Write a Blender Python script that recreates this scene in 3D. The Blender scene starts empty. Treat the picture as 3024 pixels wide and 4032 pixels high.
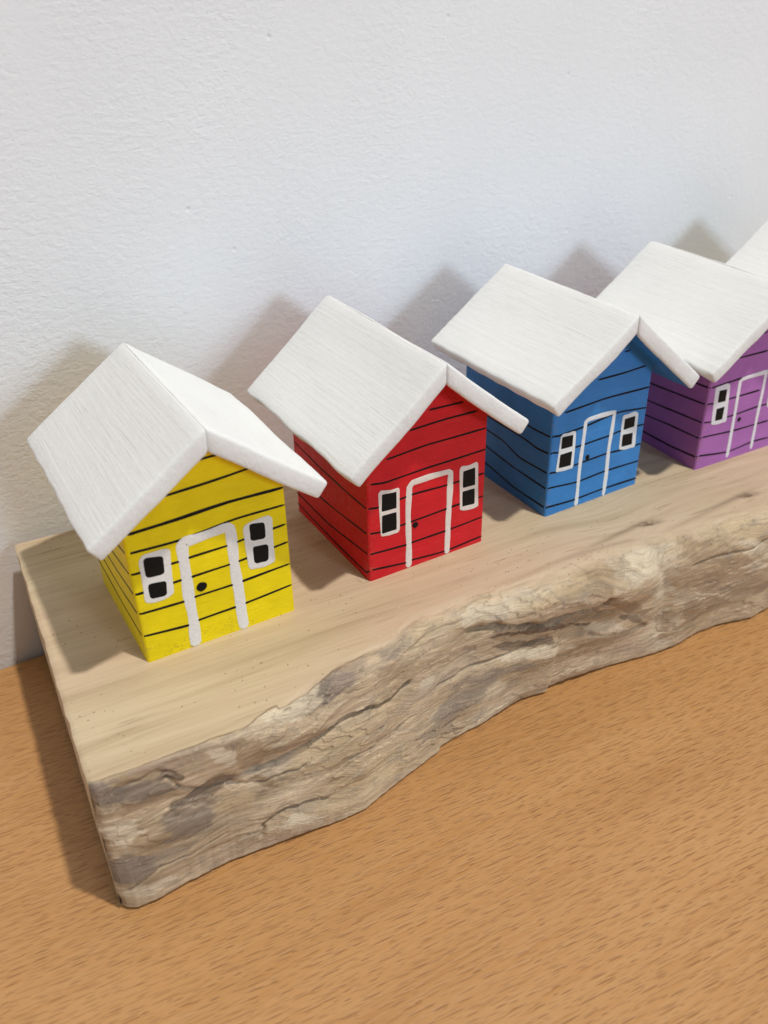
import bpy, bmesh, math, random
import numpy as np
from mathutils import Vector, Matrix

# Everything below is written in millimetres and scaled to metres by S.
S = 0.001
random.seed(4)
scene = bpy.context.scene
C = scene.collection

# ------------------------------------------------------------------ helpers
def link(name, me, mats, parent=None, loc=None):
    o = bpy.data.objects.new(name, me)
    C.objects.link(o)
    for m in mats: me.materials.append(m)
    if parent is not None: o.parent = parent
    if loc: o.location = loc
    return o

def tag(o, label=None, cat=None, group=None, kind=None):
    if label: o['label'] = label
    if cat: o['category'] = cat
    if group: o['group'] = group
    if kind: o['kind'] = kind
    return o

def from_bm(name, bm, mats, parent=None, smooth=True, angle=40):
    me = bpy.data.meshes.new(name)
    bmesh.ops.scale(bm, vec=(S, S, S), verts=bm.verts)
    bmesh.ops.recalc_face_normals(bm, faces=bm.faces)
    bm.to_mesh(me); bm.free()
    if smooth:
        me.polygons.foreach_set('use_smooth', [True]*len(me.polygons))
        me.set_sharp_from_angle(angle=math.radians(angle))
    return link(name, me, mats, parent)

# ------------------------------------------------------------------ numpy noise
_rng = np.random.RandomState(11)
_perm = np.concatenate([_rng.permutation(512)]*2)
_ang = _rng.rand(512)*2*np.pi
_gx, _gy = np.cos(_ang), np.sin(_ang)
def perlin(x, y):
    x = np.asarray(x, float)+1000.; y = np.asarray(y, float)+1000.
    xi = np.floor(x).astype(int); yi = np.floor(y).astype(int)
    fx, fy = x-xi, y-yi
    u = fx*fx*fx*(fx*(fx*6-15)+10); v = fy*fy*fy*(fy*(fy*6-15)+10)
    def g(ix, iy, dx, dy):
        h = _perm[(_perm[ix & 511]+iy) & 511]
        return _gx[h]*dx+_gy[h]*dy
    a = g(xi, yi, fx, fy); b = g(xi+1, yi, fx-1, fy)
    c = g(xi, yi+1, fx, fy-1); d = g(xi+1, yi+1, fx-1, fy-1)
    return (a*(1-u)+b*u)*(1-v)+(c*(1-u)+d*u)*v
def fbm(x, y, n=4):
    s = 0; a = 1.
    for i in range(n):
        s = s+a*perlin(x*2**i+17*i, y*2**i-9*i); a *= .5
    return s

# ------------------------------------------------------------------ node helpers
class NT:
    def __init__(self, name):
        self.m = bpy.data.materials.new(name); self.m.use_nodes = True
        self.t = self.m.node_tree; self.n = self.t.nodes; self.l = self.t.links
        self.b = self.n['Principled BSDF']
    def node(self, kind, **kw):
        x = self.n.new(kind)
        for k, v in kw.items():
            if k.startswith('_'): setattr(x, k[1:], v)
            else: x.inputs[k.replace('__', ' ')].default_value = v
        return x
    def link(self, a, b): self.l.new(a, b)
    def coords(self, scale, attr=None, rot=(0, 0, 0)):
        mp = self.node('ShaderNodeMapping'); mp.inputs['Scale'].default_value = scale
        mp.inputs['Rotation'].default_value = rot
        if attr:
            a = self.node('ShaderNodeAttribute', _attribute_name=attr); self.link(a.outputs['Vector'], mp.inputs[0])
        else:
            a = self.node('ShaderNodeTexCoord'); self.link(a.outputs['Object'], mp.inputs[0])
        return mp.outputs[0]
    def noise(self, co, scale=1., detail=3., rough=.5, dist=0.):
        x = self.node('ShaderNodeTexNoise', Scale=scale, Detail=detail, Roughness=rough, Distortion=dist)
        self.link(co, x.inputs['Vector']); return x.outputs['Fac']
    def ramp(self, fac, stops, interp='LINEAR'):
        x = self.node('ShaderNodeValToRGB'); x.color_ramp.interpolation = interp
        e = x.color_ramp.elements
        while len(e) < len(stops): e.new(.5)
        for i, (p, c) in enumerate(stops):
            e[i].position = p; e[i].color = tuple(c)+(1,) if hasattr(c, '__len__') else (c, c, c, 1)
        self.link(fac, x.inputs[0]); return x.outputs['Color']
    def mix(self, fac, a, b, mode='MIX'):
        x = self.node('ShaderNodeMix', _data_type='RGBA', _blend_type=mode)
        for s, v in ((x.inputs[0], fac), (x.inputs[6], a), (x.inputs[7], b)):
            if isinstance(v, bpy.types.NodeSocket): self.link(v, s)
            elif hasattr(v, '__len__'): s.default_value = tuple(v)+(1,)
            else: s.default_value = v
        return x.outputs[2]
    def math(self, op, a, b=0., c=0.):
        x = self.node('ShaderNodeMath', _operation=op)
        for s, v in zip(x.inputs, (a, b, c)):
            if isinstance(v, bpy.types.NodeSocket): self.link(v, s)
            else: s.default_value = v
        return x.outputs[0]
    def bump(self, h, dist, strength=1., prev=None):
        x = self.node('ShaderNodeBump', Strength=strength, Distance=dist)
        self.link(h, x.inputs['Height'])
        if prev: self.link(prev, x.inputs['Normal'])
        return x.outputs[0]
    def done(self, color=None, rough=None, normal=None, spec=.5):
        for k, v in (('Base Color', color), ('Roughness', rough), ('Normal', normal)):
            if v is None: continue
            if isinstance(v, bpy.types.NodeSocket): self.link(v, self.b.inputs[k])
            elif hasattr(v, '__len__'): self.b.inputs[k].default_value = tuple(v)+(1,)
            else: self.b.inputs[k].default_value = v
        self.b.inputs['Specular IOR Level'].default_value = spec
        return self.m
K = 1/S    # object coordinates are metres; K turns them into millimetres

def mat_paint(name, col, dirt=.0, scrape=.35):
    t = NT(name)
    co = t.coords((K, K, K))
    broad = t.noise(co, .12, 3)
    c = t.mix(t.ramp(broad, [(.3, 0.), (.7, 1.)]), tuple(v*.9 for v in col), tuple(min(1, v*1.06) for v in col))
    grain = t.noise(t.coords((K*.15, K*.15, K*1.6)), 1., 4)
    c = t.mix(t.ramp(grain, [(.35, .0), (.75, .14)]), c, tuple(v*.78 for v in col))
    # scuffs and dust specks
    sp = t.noise(co, 2.6, 2, .6)
    c = t.mix(t.ramp(sp, [(.71, 0.), (.76, .25)]), c, (.55, .45, .33))
    # grime rubbed in where the block meets the board
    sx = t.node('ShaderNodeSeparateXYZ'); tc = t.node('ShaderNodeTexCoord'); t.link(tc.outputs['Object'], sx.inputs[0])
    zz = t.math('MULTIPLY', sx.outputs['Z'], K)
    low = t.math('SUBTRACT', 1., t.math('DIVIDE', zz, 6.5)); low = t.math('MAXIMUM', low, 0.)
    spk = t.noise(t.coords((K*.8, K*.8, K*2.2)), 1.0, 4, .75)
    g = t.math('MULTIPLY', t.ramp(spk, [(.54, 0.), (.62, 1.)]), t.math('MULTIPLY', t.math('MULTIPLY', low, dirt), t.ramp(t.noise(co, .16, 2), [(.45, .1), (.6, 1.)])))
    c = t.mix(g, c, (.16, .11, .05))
    # chipped front corner and brushed thin spots
    dd = t.math('SQRT', t.math('ADD', t.math('POWER', t.math('MULTIPLY', sx.outputs['X'], K), 2.), t.math('POWER', t.math('MULTIPLY', sx.outputs['Y'], K), 2.)))
    near = t.ramp(t.math('DIVIDE', dd, 2.6), [(.25, 1.), (1., 0.)])
    cz = t.ramp(t.math('DIVIDE', zz, 14.), [(.25, 1.), (.9, .35)])
    chip = t.ramp(t.noise(t.coords((K*.9, K*.9, K*.7), None, (.2, 0, .4)), 1., 4, .7), [(.53, 0.), (.60, 1.)])
    c = t.mix(t.math('MULTIPLY', t.math('MULTIPLY', near, cz), t.math('MULTIPLY', chip, scrape)), c, (.36, .19, .10))
    thin = t.noise(t.coords((K*.10, K*.10, K*.55)), 1., 5, .65, .4)
    c = t.mix(t.ramp(thin, [(.54, 0.), (.68, .20)]), c, tuple(min(1, v*1.15+.035) for v in col))
    h = t.math('ADD', grain, t.math('MULTIPLY', t.noise(co, .8, 4), .8))
    h = t.math('ADD', h, t.math('MULTIPLY', thin, .8))
    return t.done(c, t.ramp(t.noise(co, .5, 3), [(.3, .38), (.7, .55)]), t.bump(h, .00008), .24)

def mat_white_roof():
    t = NT('white_roof_paint')
    co = t.coords((K, K, K), 'slab')
    lng = t.noise(t.coords((.9, .028, 1.), 'slab'), 1.1, 5, .6, .25)
    fine = t.noise(t.coords((2.6, .05, 1.), 'slab'), 1.2, 3, .6, .2)
    c = t.mix(t.ramp(lng, [(.30, 0.), (.62, 1.)]), (.82, .835, .835), (.84, .855, .855))
    # scratch-like open grain lines
    cr = t.noise(t.coords((3.2, .085, 1.), 'slab'), 1., 2, .5, .1)
    patch = t.noise(t.coords((.08, .06, 1.), 'slab'), 1., 2)
    k = t.math('MULTIPLY', t.ramp(cr, [(.66, 0.), (.72, 1.)]), t.ramp(patch, [(.42, .15), (.6, .75)]))
    c = t.mix(t.math('MULTIPLY', k, .5), c, (.62, .62, .57))
    o = t.coords((K, K, K))
    h = t.math('ADD', t.math('MULTIPLY', lng, 1.2), t.math('MULTIPLY', fine, .5))
    h = t.math('SUBTRACT', h, t.math('MULTIPLY', k, .4))
    h = t.math('ADD', h, t.math('MULTIPLY', t.noise(o, .55, 4), .9))
    return t.done(c, .55, t.bump(h, .00012), .35)

def mat_trim(name, col, k=.10):
    t = NT(name); co = t.coords((K, K, K))
    n = t.noise(co, 1.3, 3)
    c = t.mix(t.ramp(n, [(.35, 0.), (.75, 1.)]), col, tuple(v*(1-k) for v in col))
    return t.done(c, .5, t.bump(t.noise(co, 1.4, 2), .00008), .15)

def mat_table():
    t = NT('beech_laminate')
    rot = (0, 0, math.radians(5.9))
    def cc(sx, sy): return t.coords((K*sx, K*sy, K), None, rot)
    tone = t.noise(cc(.010, .05), 1., 4, .55, .3)
    c = t.ramp(tone, [(.25, (.43, .208, .066)), (.5, (.485, .247, .084)), (.75, (.53, .28, .104))])
    str_ = t.noise(cc(.045, 1.1), 1., 3, .6, .15)
    c = t.mix(t.ramp(str_, [(.35, 0.), (.7, .5)]), c, (.585, .345, .16))
    # warped coordinates keep the pores from running ruler straight
    wv = t.node('ShaderNodeTexNoise', Scale=1., Detail=2.); t.link(cc(.06, .12), wv.inputs['Vector'])
    def warped(sx, sy, off=0.):
        vm = t.node('ShaderNodeVectorMath', _operation='MULTIPLY_ADD')
        t.link(wv.outputs['Color'], vm.inputs[0]); vm.inputs[1].default_value = (1.5, .5, 0)
        t.link(cc(1, 1), vm.inputs[2])
        m2 = t.node('ShaderNodeMapping'); m2.inputs['Scale'].default_value = (sx, sy, 1); m2.inputs['Location'].default_value = (off, off*.7, 0)
        t.link(vm.outputs[0], m2.inputs[0]); return m2.outputs[0]
    def flecks(sx, sy, lx, ly, off):
        """one lens-shaped pore per stretched Voronoi cell"""
        co = warped(sx, sy, off)
        vo = t.node('ShaderNodeTexVoronoi', _voronoi_dimensions='2D', Scale=1., Randomness=.95); t.link(co, vo.inputs['Vector'])
        d = t.node('ShaderNodeVectorMath', _operation='SUBTRACT'); t.link(co, d.inputs[0]); t.link(vo.outputs['Position'], d.inputs[1])
        sp = t.node('ShaderNodeSeparateXYZ'); t.link(d.outputs[0], sp.inputs[0])
        rnd = t.node('ShaderNodeSeparateColor'); t.link(vo.outputs['Color'], rnd.inputs[0])
        size = t.math('MULTIPLY_ADD', rnd.outputs[0], 1.1, .45)
        ex = t.math('POWER', t.math('DIVIDE', sp.outputs[0], t.math('MULTIPLY', size, lx)), 2.)
        ey = t.math('POWER', t.math('DIVIDE', sp.outputs[1], ly), 2.)
        r = t.math('ADD', ex, ey)
        m = t.ramp(r, [(.25, 1.), (.95, 0.)])
        return t.math('MULTIPLY', m, t.math('MULTIPLY_ADD', rnd.outputs[1], .65, .35))
    k1 = flecks(.16, .62, .36, .15, 0.); k2 = flecks(.24, .95, .36, .17, 31.); k3 = flecks(.20, .78, .34, .13, 77.)
    k = t.math('MAXIMUM', t.math('MAXIMUM', k1, t.math('MULTIPLY', k2, .6)), t.math('MULTIPLY', k3, .8))
    c = t.mix(t.math('MULTIPLY', k, .68), c, (.24, .095, .027))
    h = t.math('SUBTRACT', t.math('MULTIPLY', str_, .25), k)
    return t.done(c, .42, t.bump(h, .00006), .4)

def mat_wall():
    t = NT('painted_plaster')
    co = t.coords((K, K, K)); 
    a = t.noise(t.coords((K*.42, K, K*.66)), 1., 3, .5, .6)
    b = t.noise(t.coords((K*.95, K, K*1.4)), 1., 3, .5, .3)
    big = t.noise(co, .02, 2)
    c = t.mix(t.ramp(big, [(.35, 0.), (.65, 1.)]), (.83, .845, .87), (.855, .87, .895))
    vo = t.node('ShaderNodeTexVoronoi', Scale=.035, Randomness=1.); t.link(co, vo.inputs['Vector'])
    sp = t.math('LESS_THAN', vo.outputs['Distance'], .010)
    c = t.mix(t.math('MULTIPLY', sp, .75), c, (.25, .23, .21))
    pit = t.node('ShaderNodeTexVoronoi', Scale=.055, Randomness=1.)
    mp = t.coords((K, K, K), None, (.3, .2, .9)); t.link(mp, pit.inputs['Vector'])
    pk = t.ramp(pit.outputs['Distance'], [(.0, 1.), (.045, 0.)])
    h = t.math('ADD', a, t.math('MULTIPLY', b, .5))
    roll = t.ramp(t.noise(t.coords((K*.03, K, K*.012)), 1., 3, .6), [(.35, .55), (.65, 1.3)])
    h = t.math('MULTIPLY', h, roll)
    h = t.math('ADD', h, t.math('MULTIPLY', pk, -1.1))
    return t.done(c, .6, t.bump(h, .00028, .65), .3)

def mat_board():
    t = NT('driftwood')
    def cc(sx, sy, sz=1.): return t.coords((sx, sy, sz), 'flow')
    at = lambda nm: t.node('ShaderNodeAttribute', _attribute_name=nm).outputs['Fac']
    face, dark, knot = at('face'), at('dark'), at('knot')
    # sanded top
    g1 = t.noise(cc(.012, .22), 1., 5, .6, .5)
    top = t.ramp(g1, [(.28, (.42, .32, .20)), (.42, (.57, .455, .30)), (.56, (.64, .525, .36)), (.8, (.69, .575, .395))])
    g2 = t.noise(cc(.05, 1.4), 1., 3, .6, .2)
    top = t.mix(t.ramp(g2, [(.47, 0.), (.75, .5)]), top, (.47, .36, .235))
    g3 = t.noise(cc(.06, .9), 1., 2, .5, .0)
    pg = t.ramp(t.noise(cc(.02, .06), 1., 2), [(.45, 0.), (.62, 1.)])
    top = t.mix(t.math('MULTIPLY', t.ramp(g3, [(.62, 0.), (.67, .75)]), pg), top, (.33, .22, .13))
    tint = t.noise(cc(.012, .03), 1., 2)
    top = t.mix(t.ramp(tint, [(.42, 0.), (.6, .45)]), top, (.64, .47, .34))
    # weathered live edge: stain colours live on the mesh, fibres and flakes here
    st = t.node('ShaderNodeAttribute', _attribute_name='stain').outputs['Color']
    f1 = t.noise(cc(.07, .95), 1., 5, .62, .25)
    edge = t.mix(1., st, t.ramp(f1, [(.28, .76), (.5, 1.), (.72, 1.14)]), 'MULTIPLY')
    f2 = t.noise(cc(.16, 3.2), 1., 4, .6, .15)
    edge = t.mix(1., edge, t.ramp(f2, [(.30, .76), (.5, 1.), (.72, 1.16)]), 'MULTIPLY')
    cr = t.noise(cc(1.1, 1.9), 1., 3, .6)
    crg = t.ramp(t.noise(cc(.05, .09), 1., 3, .6, .3), [(.48, .1), (.62, 1.)])
    edge = t.mix(t.math('MULTIPLY', t.ramp(cr, [(.58, 0.), (.68, .6)]), crg), edge, (.68, .56, .40))
    edge = t.mix(t.math('MULTIPLY', t.ramp(cr, [(.30, .6), (.40, 0.)]), crg), edge, (.17, .13, .10))
    mo = t.noise(cc(.16, .28), 1., 5, .65, .5)
    edge = t.mix(t.ramp(mo, [(.52, 0.), (.66, .5)]), edge, (.30, .25, .205))
    edge = t.mix(t.ramp(mo, [(.30, .4), (.42, 0.)]), edge, (.53, .41, .28))
    c = t.mix(face, top, edge)
    c = t.mix(t.math('MULTIPLY', knot, .9), c, (.17, .11, .07))
    c = t.mix(t.math('MULTIPLY', dark, .82), c, (.115, .09, .07))
    # loose dust and grit
    o = t.coords((K, K, K))
    vo = t.node('ShaderNodeTexVoronoi', Scale=.5, Randomness=1.); t.link(o, vo.inputs['Vector'])
    cl = t.noise(o, .07, 2)
    sp = t.math('MULTIPLY', t.math('LESS_THAN', vo.outputs['Distance'], .11), t.ramp(cl, [(.48, 0.), (.54, 1.)]))
    c = t.mix(t.math('MULTIPLY', sp, .6), c, (.12, .08, .04))
    vo2 = t.node('ShaderNodeTexVoronoi', Scale=.33, Randomness=1.); t.link(t.coords((K, K, K), None, (0, 0, 1.)), vo2.inputs['Vector'])
    c = t.mix(t.math('MULTIPLY', t.math('LESS_THAN', vo2.outputs['Distance'], .05), .6), c, (.85, .78, .62))
    h = t.math('MULTIPLY', t.math('ADD', f1, t.math('MULTIPLY', f2, .35)), t.math('ADD', t.math('MULTIPLY', face, .8), .04))
    h = t.math('ADD', h, t.math('MULTIPLY', t.math('MULTIPLY', mo, face), .8))
    h = t.math('ADD', h, t.math('MULTIPLY', t.math('MULTIPLY', cr, face), t.math('MULTIPLY', crg, .6)))
    return t.done(c, .72, t.bump(h, .00042), .25)

# ------------------------------------------------------------------ the painted houses
HOUSES = {
'yellow': dict(
    h=[-84.923,0.423,0.052,37.027,36.968,33.293,35.12,18.418,57.419,-8.709,38.122,44.582,37.246,-7.397,48.865,3.487],
    lines=[[[16.57,47.08],[23.88,47.17]],[[9.19,40.87],[19.43,41.26],[30.17,41.98]],[[0.81,34.42],[11.61,34.57],[23.39,35.12],[36.69,34.71]],[[-0.34,29.8],[11.32,29.41],[24.78,30.4],[36.72,30.26]],[[0.5,24.42],[10.63,24.09],[13.16,24.25],[21.86,24.29],[25.86,24.54],[36.49,25.05]],[[0.07,19.21],[10.78,19.19],[13.16,19.12],[22.0,19.17],[26.2,19.33],[36.76,20.11]],[[-0.0,13.86],[10.42,13.32],[13.13,13.56],[22.09,13.46],[24.66,13.52],[36.9,13.9]],[[-0.11,7.61],[10.43,6.5],[12.72,6.92],[22.38,6.94],[24.73,7.07],[37.01,7.8]]],
    door=[[11.58,-0.44],[11.82,6.51],[11.76,14.23],[11.89,22.68],[12.0,27.02],[13.25,28.3],[17.81,28.74],[21.91,28.83],[23.01,26.93],[23.24,21.27],[23.39,11.35],[23.49,5.26],[23.7,-0.12]],
    knob=[14.94,15.74],
    wins=[[[2.3,28.41],[9.41,28.38],[8.61,15.78],[2.03,15.77]],[[26.15,28.58],[33.36,28.78],[33.02,15.35],[26.44,15.77]]],
    panes=[[[[3.31,27.77],[7.62,26.89],[7.32,22.2],[3.14,22.59]],[[3.25,21.0],[7.41,20.38],[6.96,16.45],[3.23,16.92]]],[[[27.64,28.07],[31.45,27.44],[31.28,23.02],[27.66,23.51]],[[27.95,21.94],[31.79,21.31],[31.47,16.8],[27.87,17.15]]]],
    side=[],
),
'red': dict(
    h=[-26.886,3.772,0.056,35.336,41.355,29.048,37.495,17.339,58.234,-8.817,36.22,42.687,37.116,-7.859,50.215,3.474],
    lines=[[[17.47,43.6],[27.54,43.23]],[[11.88,39.7],[21.81,39.95],[31.85,39.74]],[[5.45,33.81],[17.27,34.46],[35.48,34.23]],[[-0.45,28.28],[5.33,27.58],[17.33,28.1],[35.49,28.18]],[[-0.12,21.66],[2.66,21.31],[10.94,21.7],[13.27,21.81],[23.1,21.31],[35.41,21.23]],[[-0.07,14.38],[2.76,14.04],[9.13,13.84],[22.96,14.25],[27.0,14.31],[35.39,14.33]],[[0.03,8.28],[10.56,7.48],[12.96,7.54],[23.11,7.48],[35.26,7.87]],[[-0.71,3.36],[10.52,1.91],[12.65,2.06],[22.93,1.12],[35.24,1.71]]],
    door=[[11.61,0.24],[11.75,7.05],[11.79,16.07],[11.99,24.1],[12.98,25.21],[17.95,25.38],[23.62,25.2],[24.42,24.55],[24.2,19.09],[23.89,8.94],[23.78,0.17]],
    knob=[13.74,12.61],
    wins=[[[3.06,25.8],[9.24,24.96],[9.11,11.94],[3.59,12.39]],[[26.96,25.23],[32.82,25.22],[33.47,11.27],[27.38,12.06]]],
    panes=[[[[4.15,24.61],[8.26,24.15],[8.2,19.48],[3.92,19.75]],[[4.01,18.57],[8.19,18.33],[8.13,13.17],[3.89,13.34]]],[[[28.11,23.84],[31.82,23.89],[32.05,18.7],[28.15,18.91]],[[28.07,17.87],[31.97,17.71],[32.11,12.95],[28.16,13.32]]]],
    side=[[[0.41,21.4],[9.74,21.33],[23.79,21.56],[40.31,22.54]],[[0.43,14.12],[16.94,12.59],[37.02,11.53],[42.66,12.04]],[[0.47,8.01],[22.16,5.75],[41.05,5.98]],[[1.51,2.05],[18.01,1.65],[40.97,2.37]]],
),
'blue': dict(
    h=[30.21,7.329,0.062,35.1,40.0,31.009,38.82,18.912,57.679,-7.636,38.95,45.905,34.591,-7.752,47.693,4.242],
    lines=[[[22.94,44.34],[25.21,44.44]],[[14.47,38.37],[24.36,38.16],[32.15,38.38]],[[3.6,31.46],[17.66,32.05],[34.66,31.5]],[[-0.44,25.27],[2.14,24.99],[11.77,25.39],[20.47,26.26],[25.17,26.32],[34.9,25.09]],[[-0.64,20.24],[2.34,19.82],[11.38,19.69],[21.47,19.8],[24.99,20.15],[34.82,19.81]],[[-0.0,13.98],[2.64,13.7],[11.34,14.07],[21.13,14.21],[26.03,13.81],[35.13,13.6]],[[-0.27,9.25],[10.94,8.1],[21.21,8.37],[34.92,7.88]],[[-0.02,3.01],[10.48,2.34],[20.86,2.52],[35.13,1.97]]],
    door=[[11.46,-0.46],[11.39,7.61],[11.5,17.02],[11.83,26.65],[13.05,27.08],[17.63,27.14],[22.32,26.93],[22.21,25.16],[21.95,16.67],[22.11,7.75],[21.99,-0.7]],
    knob=[13.9,15.19],
    wins=[[[3.22,25.2],[8.57,25.12],[9.0,13.1],[2.49,13.61]],[[25.59,25.24],[31.66,24.95],[32.32,13.03],[25.89,13.65]]],
    panes=[[[[3.69,24.31],[7.66,23.96],[7.72,20.4],[3.66,20.6]],[[3.54,19.01],[7.83,18.87],[7.84,14.45],[3.49,14.77]]],[[[26.65,23.65],[30.69,23.56],[30.8,20.22],[26.59,20.17]],[[26.6,18.71],[30.57,18.28],[30.82,14.48],[26.68,14.78]]]],
    side=[[[0.46,2.77],[14.23,2.86],[27.13,4.47]],[[0.72,8.81],[14.83,9.25],[27.54,10.16]],[[0.42,13.78],[12.35,13.48],[20.31,15.4],[26.9,15.68]],[[0.96,19.62],[5.57,19.51],[11.13,20.04]],[[0.72,24.84],[6.16,24.75],[11.61,24.73]]],
),
'purple': dict(
    h=[86.048,6.997,0.021,36.0,40.0,30.232,37.0,17.82,56.285,-9.317,36.444,45.5,36.0,-7.614,49.176,3.5],
    lines=[[[15.27,40.23],[19.96,40.62]],[[8.47,34.51],[21.81,34.4]],[[0.33,27.19],[11.71,27.61],[23.89,27.4]],[[-0.83,22.0],[2.69,21.7],[12.23,21.67],[22.04,21.65]],[[-0.14,16.06],[3.09,15.7],[12.75,15.59],[22.92,15.99],[27.33,15.81]],[[-1.08,11.04],[12.74,10.07],[23.2,9.76],[29.16,9.63]],[[-1.05,4.73],[13.14,2.82],[23.81,3.6],[31.07,3.21]]],
    door=[[13.48,0.91],[13.15,8.49],[13.04,17.23],[12.4,26.36],[13.22,27.27],[17.86,27.34],[23.31,27.36],[23.31,26.14],[23.45,19.32],[23.56,11.15],[23.97,1.11]],
    knob=[15.5,13.46],
    wins=[[[2.38,27.27],[8.27,27.29],[9.92,13.99],[3.46,14.18]]],
    panes=[[[[4.2,25.49],[7.36,25.42],[7.69,21.35],[4.47,21.56]],[[4.46,19.6],[7.77,19.65],[7.77,15.39],[4.75,15.57]]]],
    side=[[[0.89,4.02],[10.96,3.5],[22.5,3.31]],[[0.91,10.36],[12.35,10.1],[22.09,9.31]],[[0.09,15.87],[9.79,15.27],[22.31,14.33]],[[0.09,21.76],[11.04,21.08],[23.09,20.22]]],
),
}

W_ = HOUSES['purple']['wins'][0]
HOUSES['purple']['wins'].append([(x+23.4, z+.2) for x, z in W_])
HOUSES['purple']['panes'].append([[(x+23.4, z+.2) for x, z in q] for q in HOUSES['purple']['panes'][0]])
HOUSES['yellow']['side'] = [[(.4, 7.6), (15, 6.9), (37, 7.2)], [(.4, 13.9), (15, 12.2), (37, 12.0)], [(.4, 19.2), (15, 17.4), (37, 17.0)],
                            [(.4, 24.4), (15, 22.4), (37, 22.0)], [(.4, 29.8), (15, 27.4), (37, 27.0)]]
HOUSES['yellow']['door'] = [(11.58,.1),(11.82,6.5),(11.76,14.2),(11.89,22.7),(12.05,27.7),(12.5,28.5),(17.8,28.8),(22.3,28.95),(22.95,28.3),(23.24,21.3),(23.39,11.3),(23.49,5.3),(23.7,.1)]
HOUSES['purple']['side'].append([(.1, 27.2), (11, 26.6), (36, 26)])
HOUSES['purple']['side'] = [[q for q in s]+[(38, s[-1][1]-.3)] for s in HOUSES['purple']['side']]
HOUSES['blue']['side'] = [[q for q in s]+[(38, s[-1][1]+.3)] for s in HOUSES['blue']['side']]

CORNER = .8   # rounded vertical corners of the blocks

def wrap(s, W, off=0.):
    """arc-length around the left front corner: s<0 on the left side, s>0 on the front"""
    r = CORNER; L = r*math.pi/2
    if s > L/2+0: 
        x = r+(s-L/2)*(W-r)/(W-L/2); return Vector((x, -off, 0))
    if s < -L/2: return Vector((-off, r+(-s-L/2), 0))
    a = (s+L/2)/L*math.pi/2        # 0 at side .. pi/2 at front
    return Vector((r-(r+off)*math.cos(a), r-(r+off)*math.sin(a), 0))

def smooth_path(pts, step=.9, cs=.45):
    pts = [Vector((p[0], p[1])) for p in pts]
    out = []
    P = [pts[0]*2-pts[1]]+pts+[pts[-1]*2-pts[-2]]
    for i in range(1, len(P)-2):
        n = max(1, int((P[i+1]-P[i]).length/step))
        for k in range(n):
            t = k/n; a, b, c, d = P[i-1], P[i], P[i+1], P[i+2]
            lin = b.lerp(c, t)
            cat = .5*((2*b)+(c-a)*t+(2*a-5*b+4*c-d)*t*t+(3*b-a-3*c+d)*t**3)
            out.append(lin.lerp(cat, cs))
    out.append(P[-2]); return out

def ribbon(bm, pts, width, place, h0=.03, h=.09, seed=0., jitter=.1, mat=0, closed_end=True):
    """a brush stroke of raised paint: domed cross-section that tapers shut at its ends"""
    n = len(pts); rows = []
    for i, p in enumerate(pts):
        a = pts[max(0, i-1)]; b = pts[min(n-1, i+1)]
        t = (b-a).normalized() if (b-a).length > 1e-6 else Vector((1, 0))
        nn = Vector((-t.y, t.x))
        wv = width*.5*(1+jitter*float(perlin(i*.09+seed*7.7, seed*3.1))*1.8)
        endk = min(i, n-1-i)
        if closed_end and endk < 1: wv *= .45
        q = p+nn*float(perlin(i*.05+seed*2.3, seed+5.))*width*.22
        row = []
        for k, e in ((-1, h0), (-.82, h0+h*.8), (-.4, h0+h), (.4, h0+h), (.82, h0+h*.8), (1, h0)):
            pp = q+nn*(wv*k); row.append(bm.verts.new(place(pp.x, pp.y, e)))
        rows.append(row)
    for r0, r1 in zip(rows, rows[1:]):
        for k in range(5):
            f = bm.faces.new((r0[k], r1[k], r1[k+1], r0[k+1])); f.material_index = mat

def plate(bm, quad, rad, place, h0, h, seed=0., wob=.12):
    """a dab of paint with rounded corners"""
    q = [Vector(p) for p in quad]; n = 4; out = []
    for i in range(n):
        p, a, b = q[i], q[i-1], q[(i+1) % n]
        r = min(rad, (a-p).length*.45, (b-p).length*.45)
        s = p+(a-p).normalized()*r; e = p+(b-p).normalized()*r
        for k in range(7):
            t = k/6; out.append((1-t)**2*s+2*t*(1-t)*p+t*t*e)
        nx = q[(i+1) % n]; nb = nx+(p-nx).normalized()*r
        for k in range(1, 5): out.append(e.lerp(nb, k/5))
    cen = sum(out, Vector((0, 0)))/len(out)
    out = [cen+(p-cen)*(1+wob*.35*float(perlin(i*.22+seed*5, seed*1.7))) for i, p in enumerate(out)]
    rings = []
    size = min((q[0]-q[1]).length, (q[1]-q[2]).length)
    for ins, z in ((0, h0), (.06, h0+h*.75), (.22, h0+h)):
        rings.append([bm.verts.new(place(*(p+(cen-p).normalized()*min(ins, size*.3)), z)) for p in out])
    m = len(out)
    for r0, r1 in zip(rings, rings[1:]):
        for i in range(m): bm.faces.new((r0[i], r0[(i+1) % m], r1[(i+1) % m], r1[i]))
    bm.faces.new(rings[-1])

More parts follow.
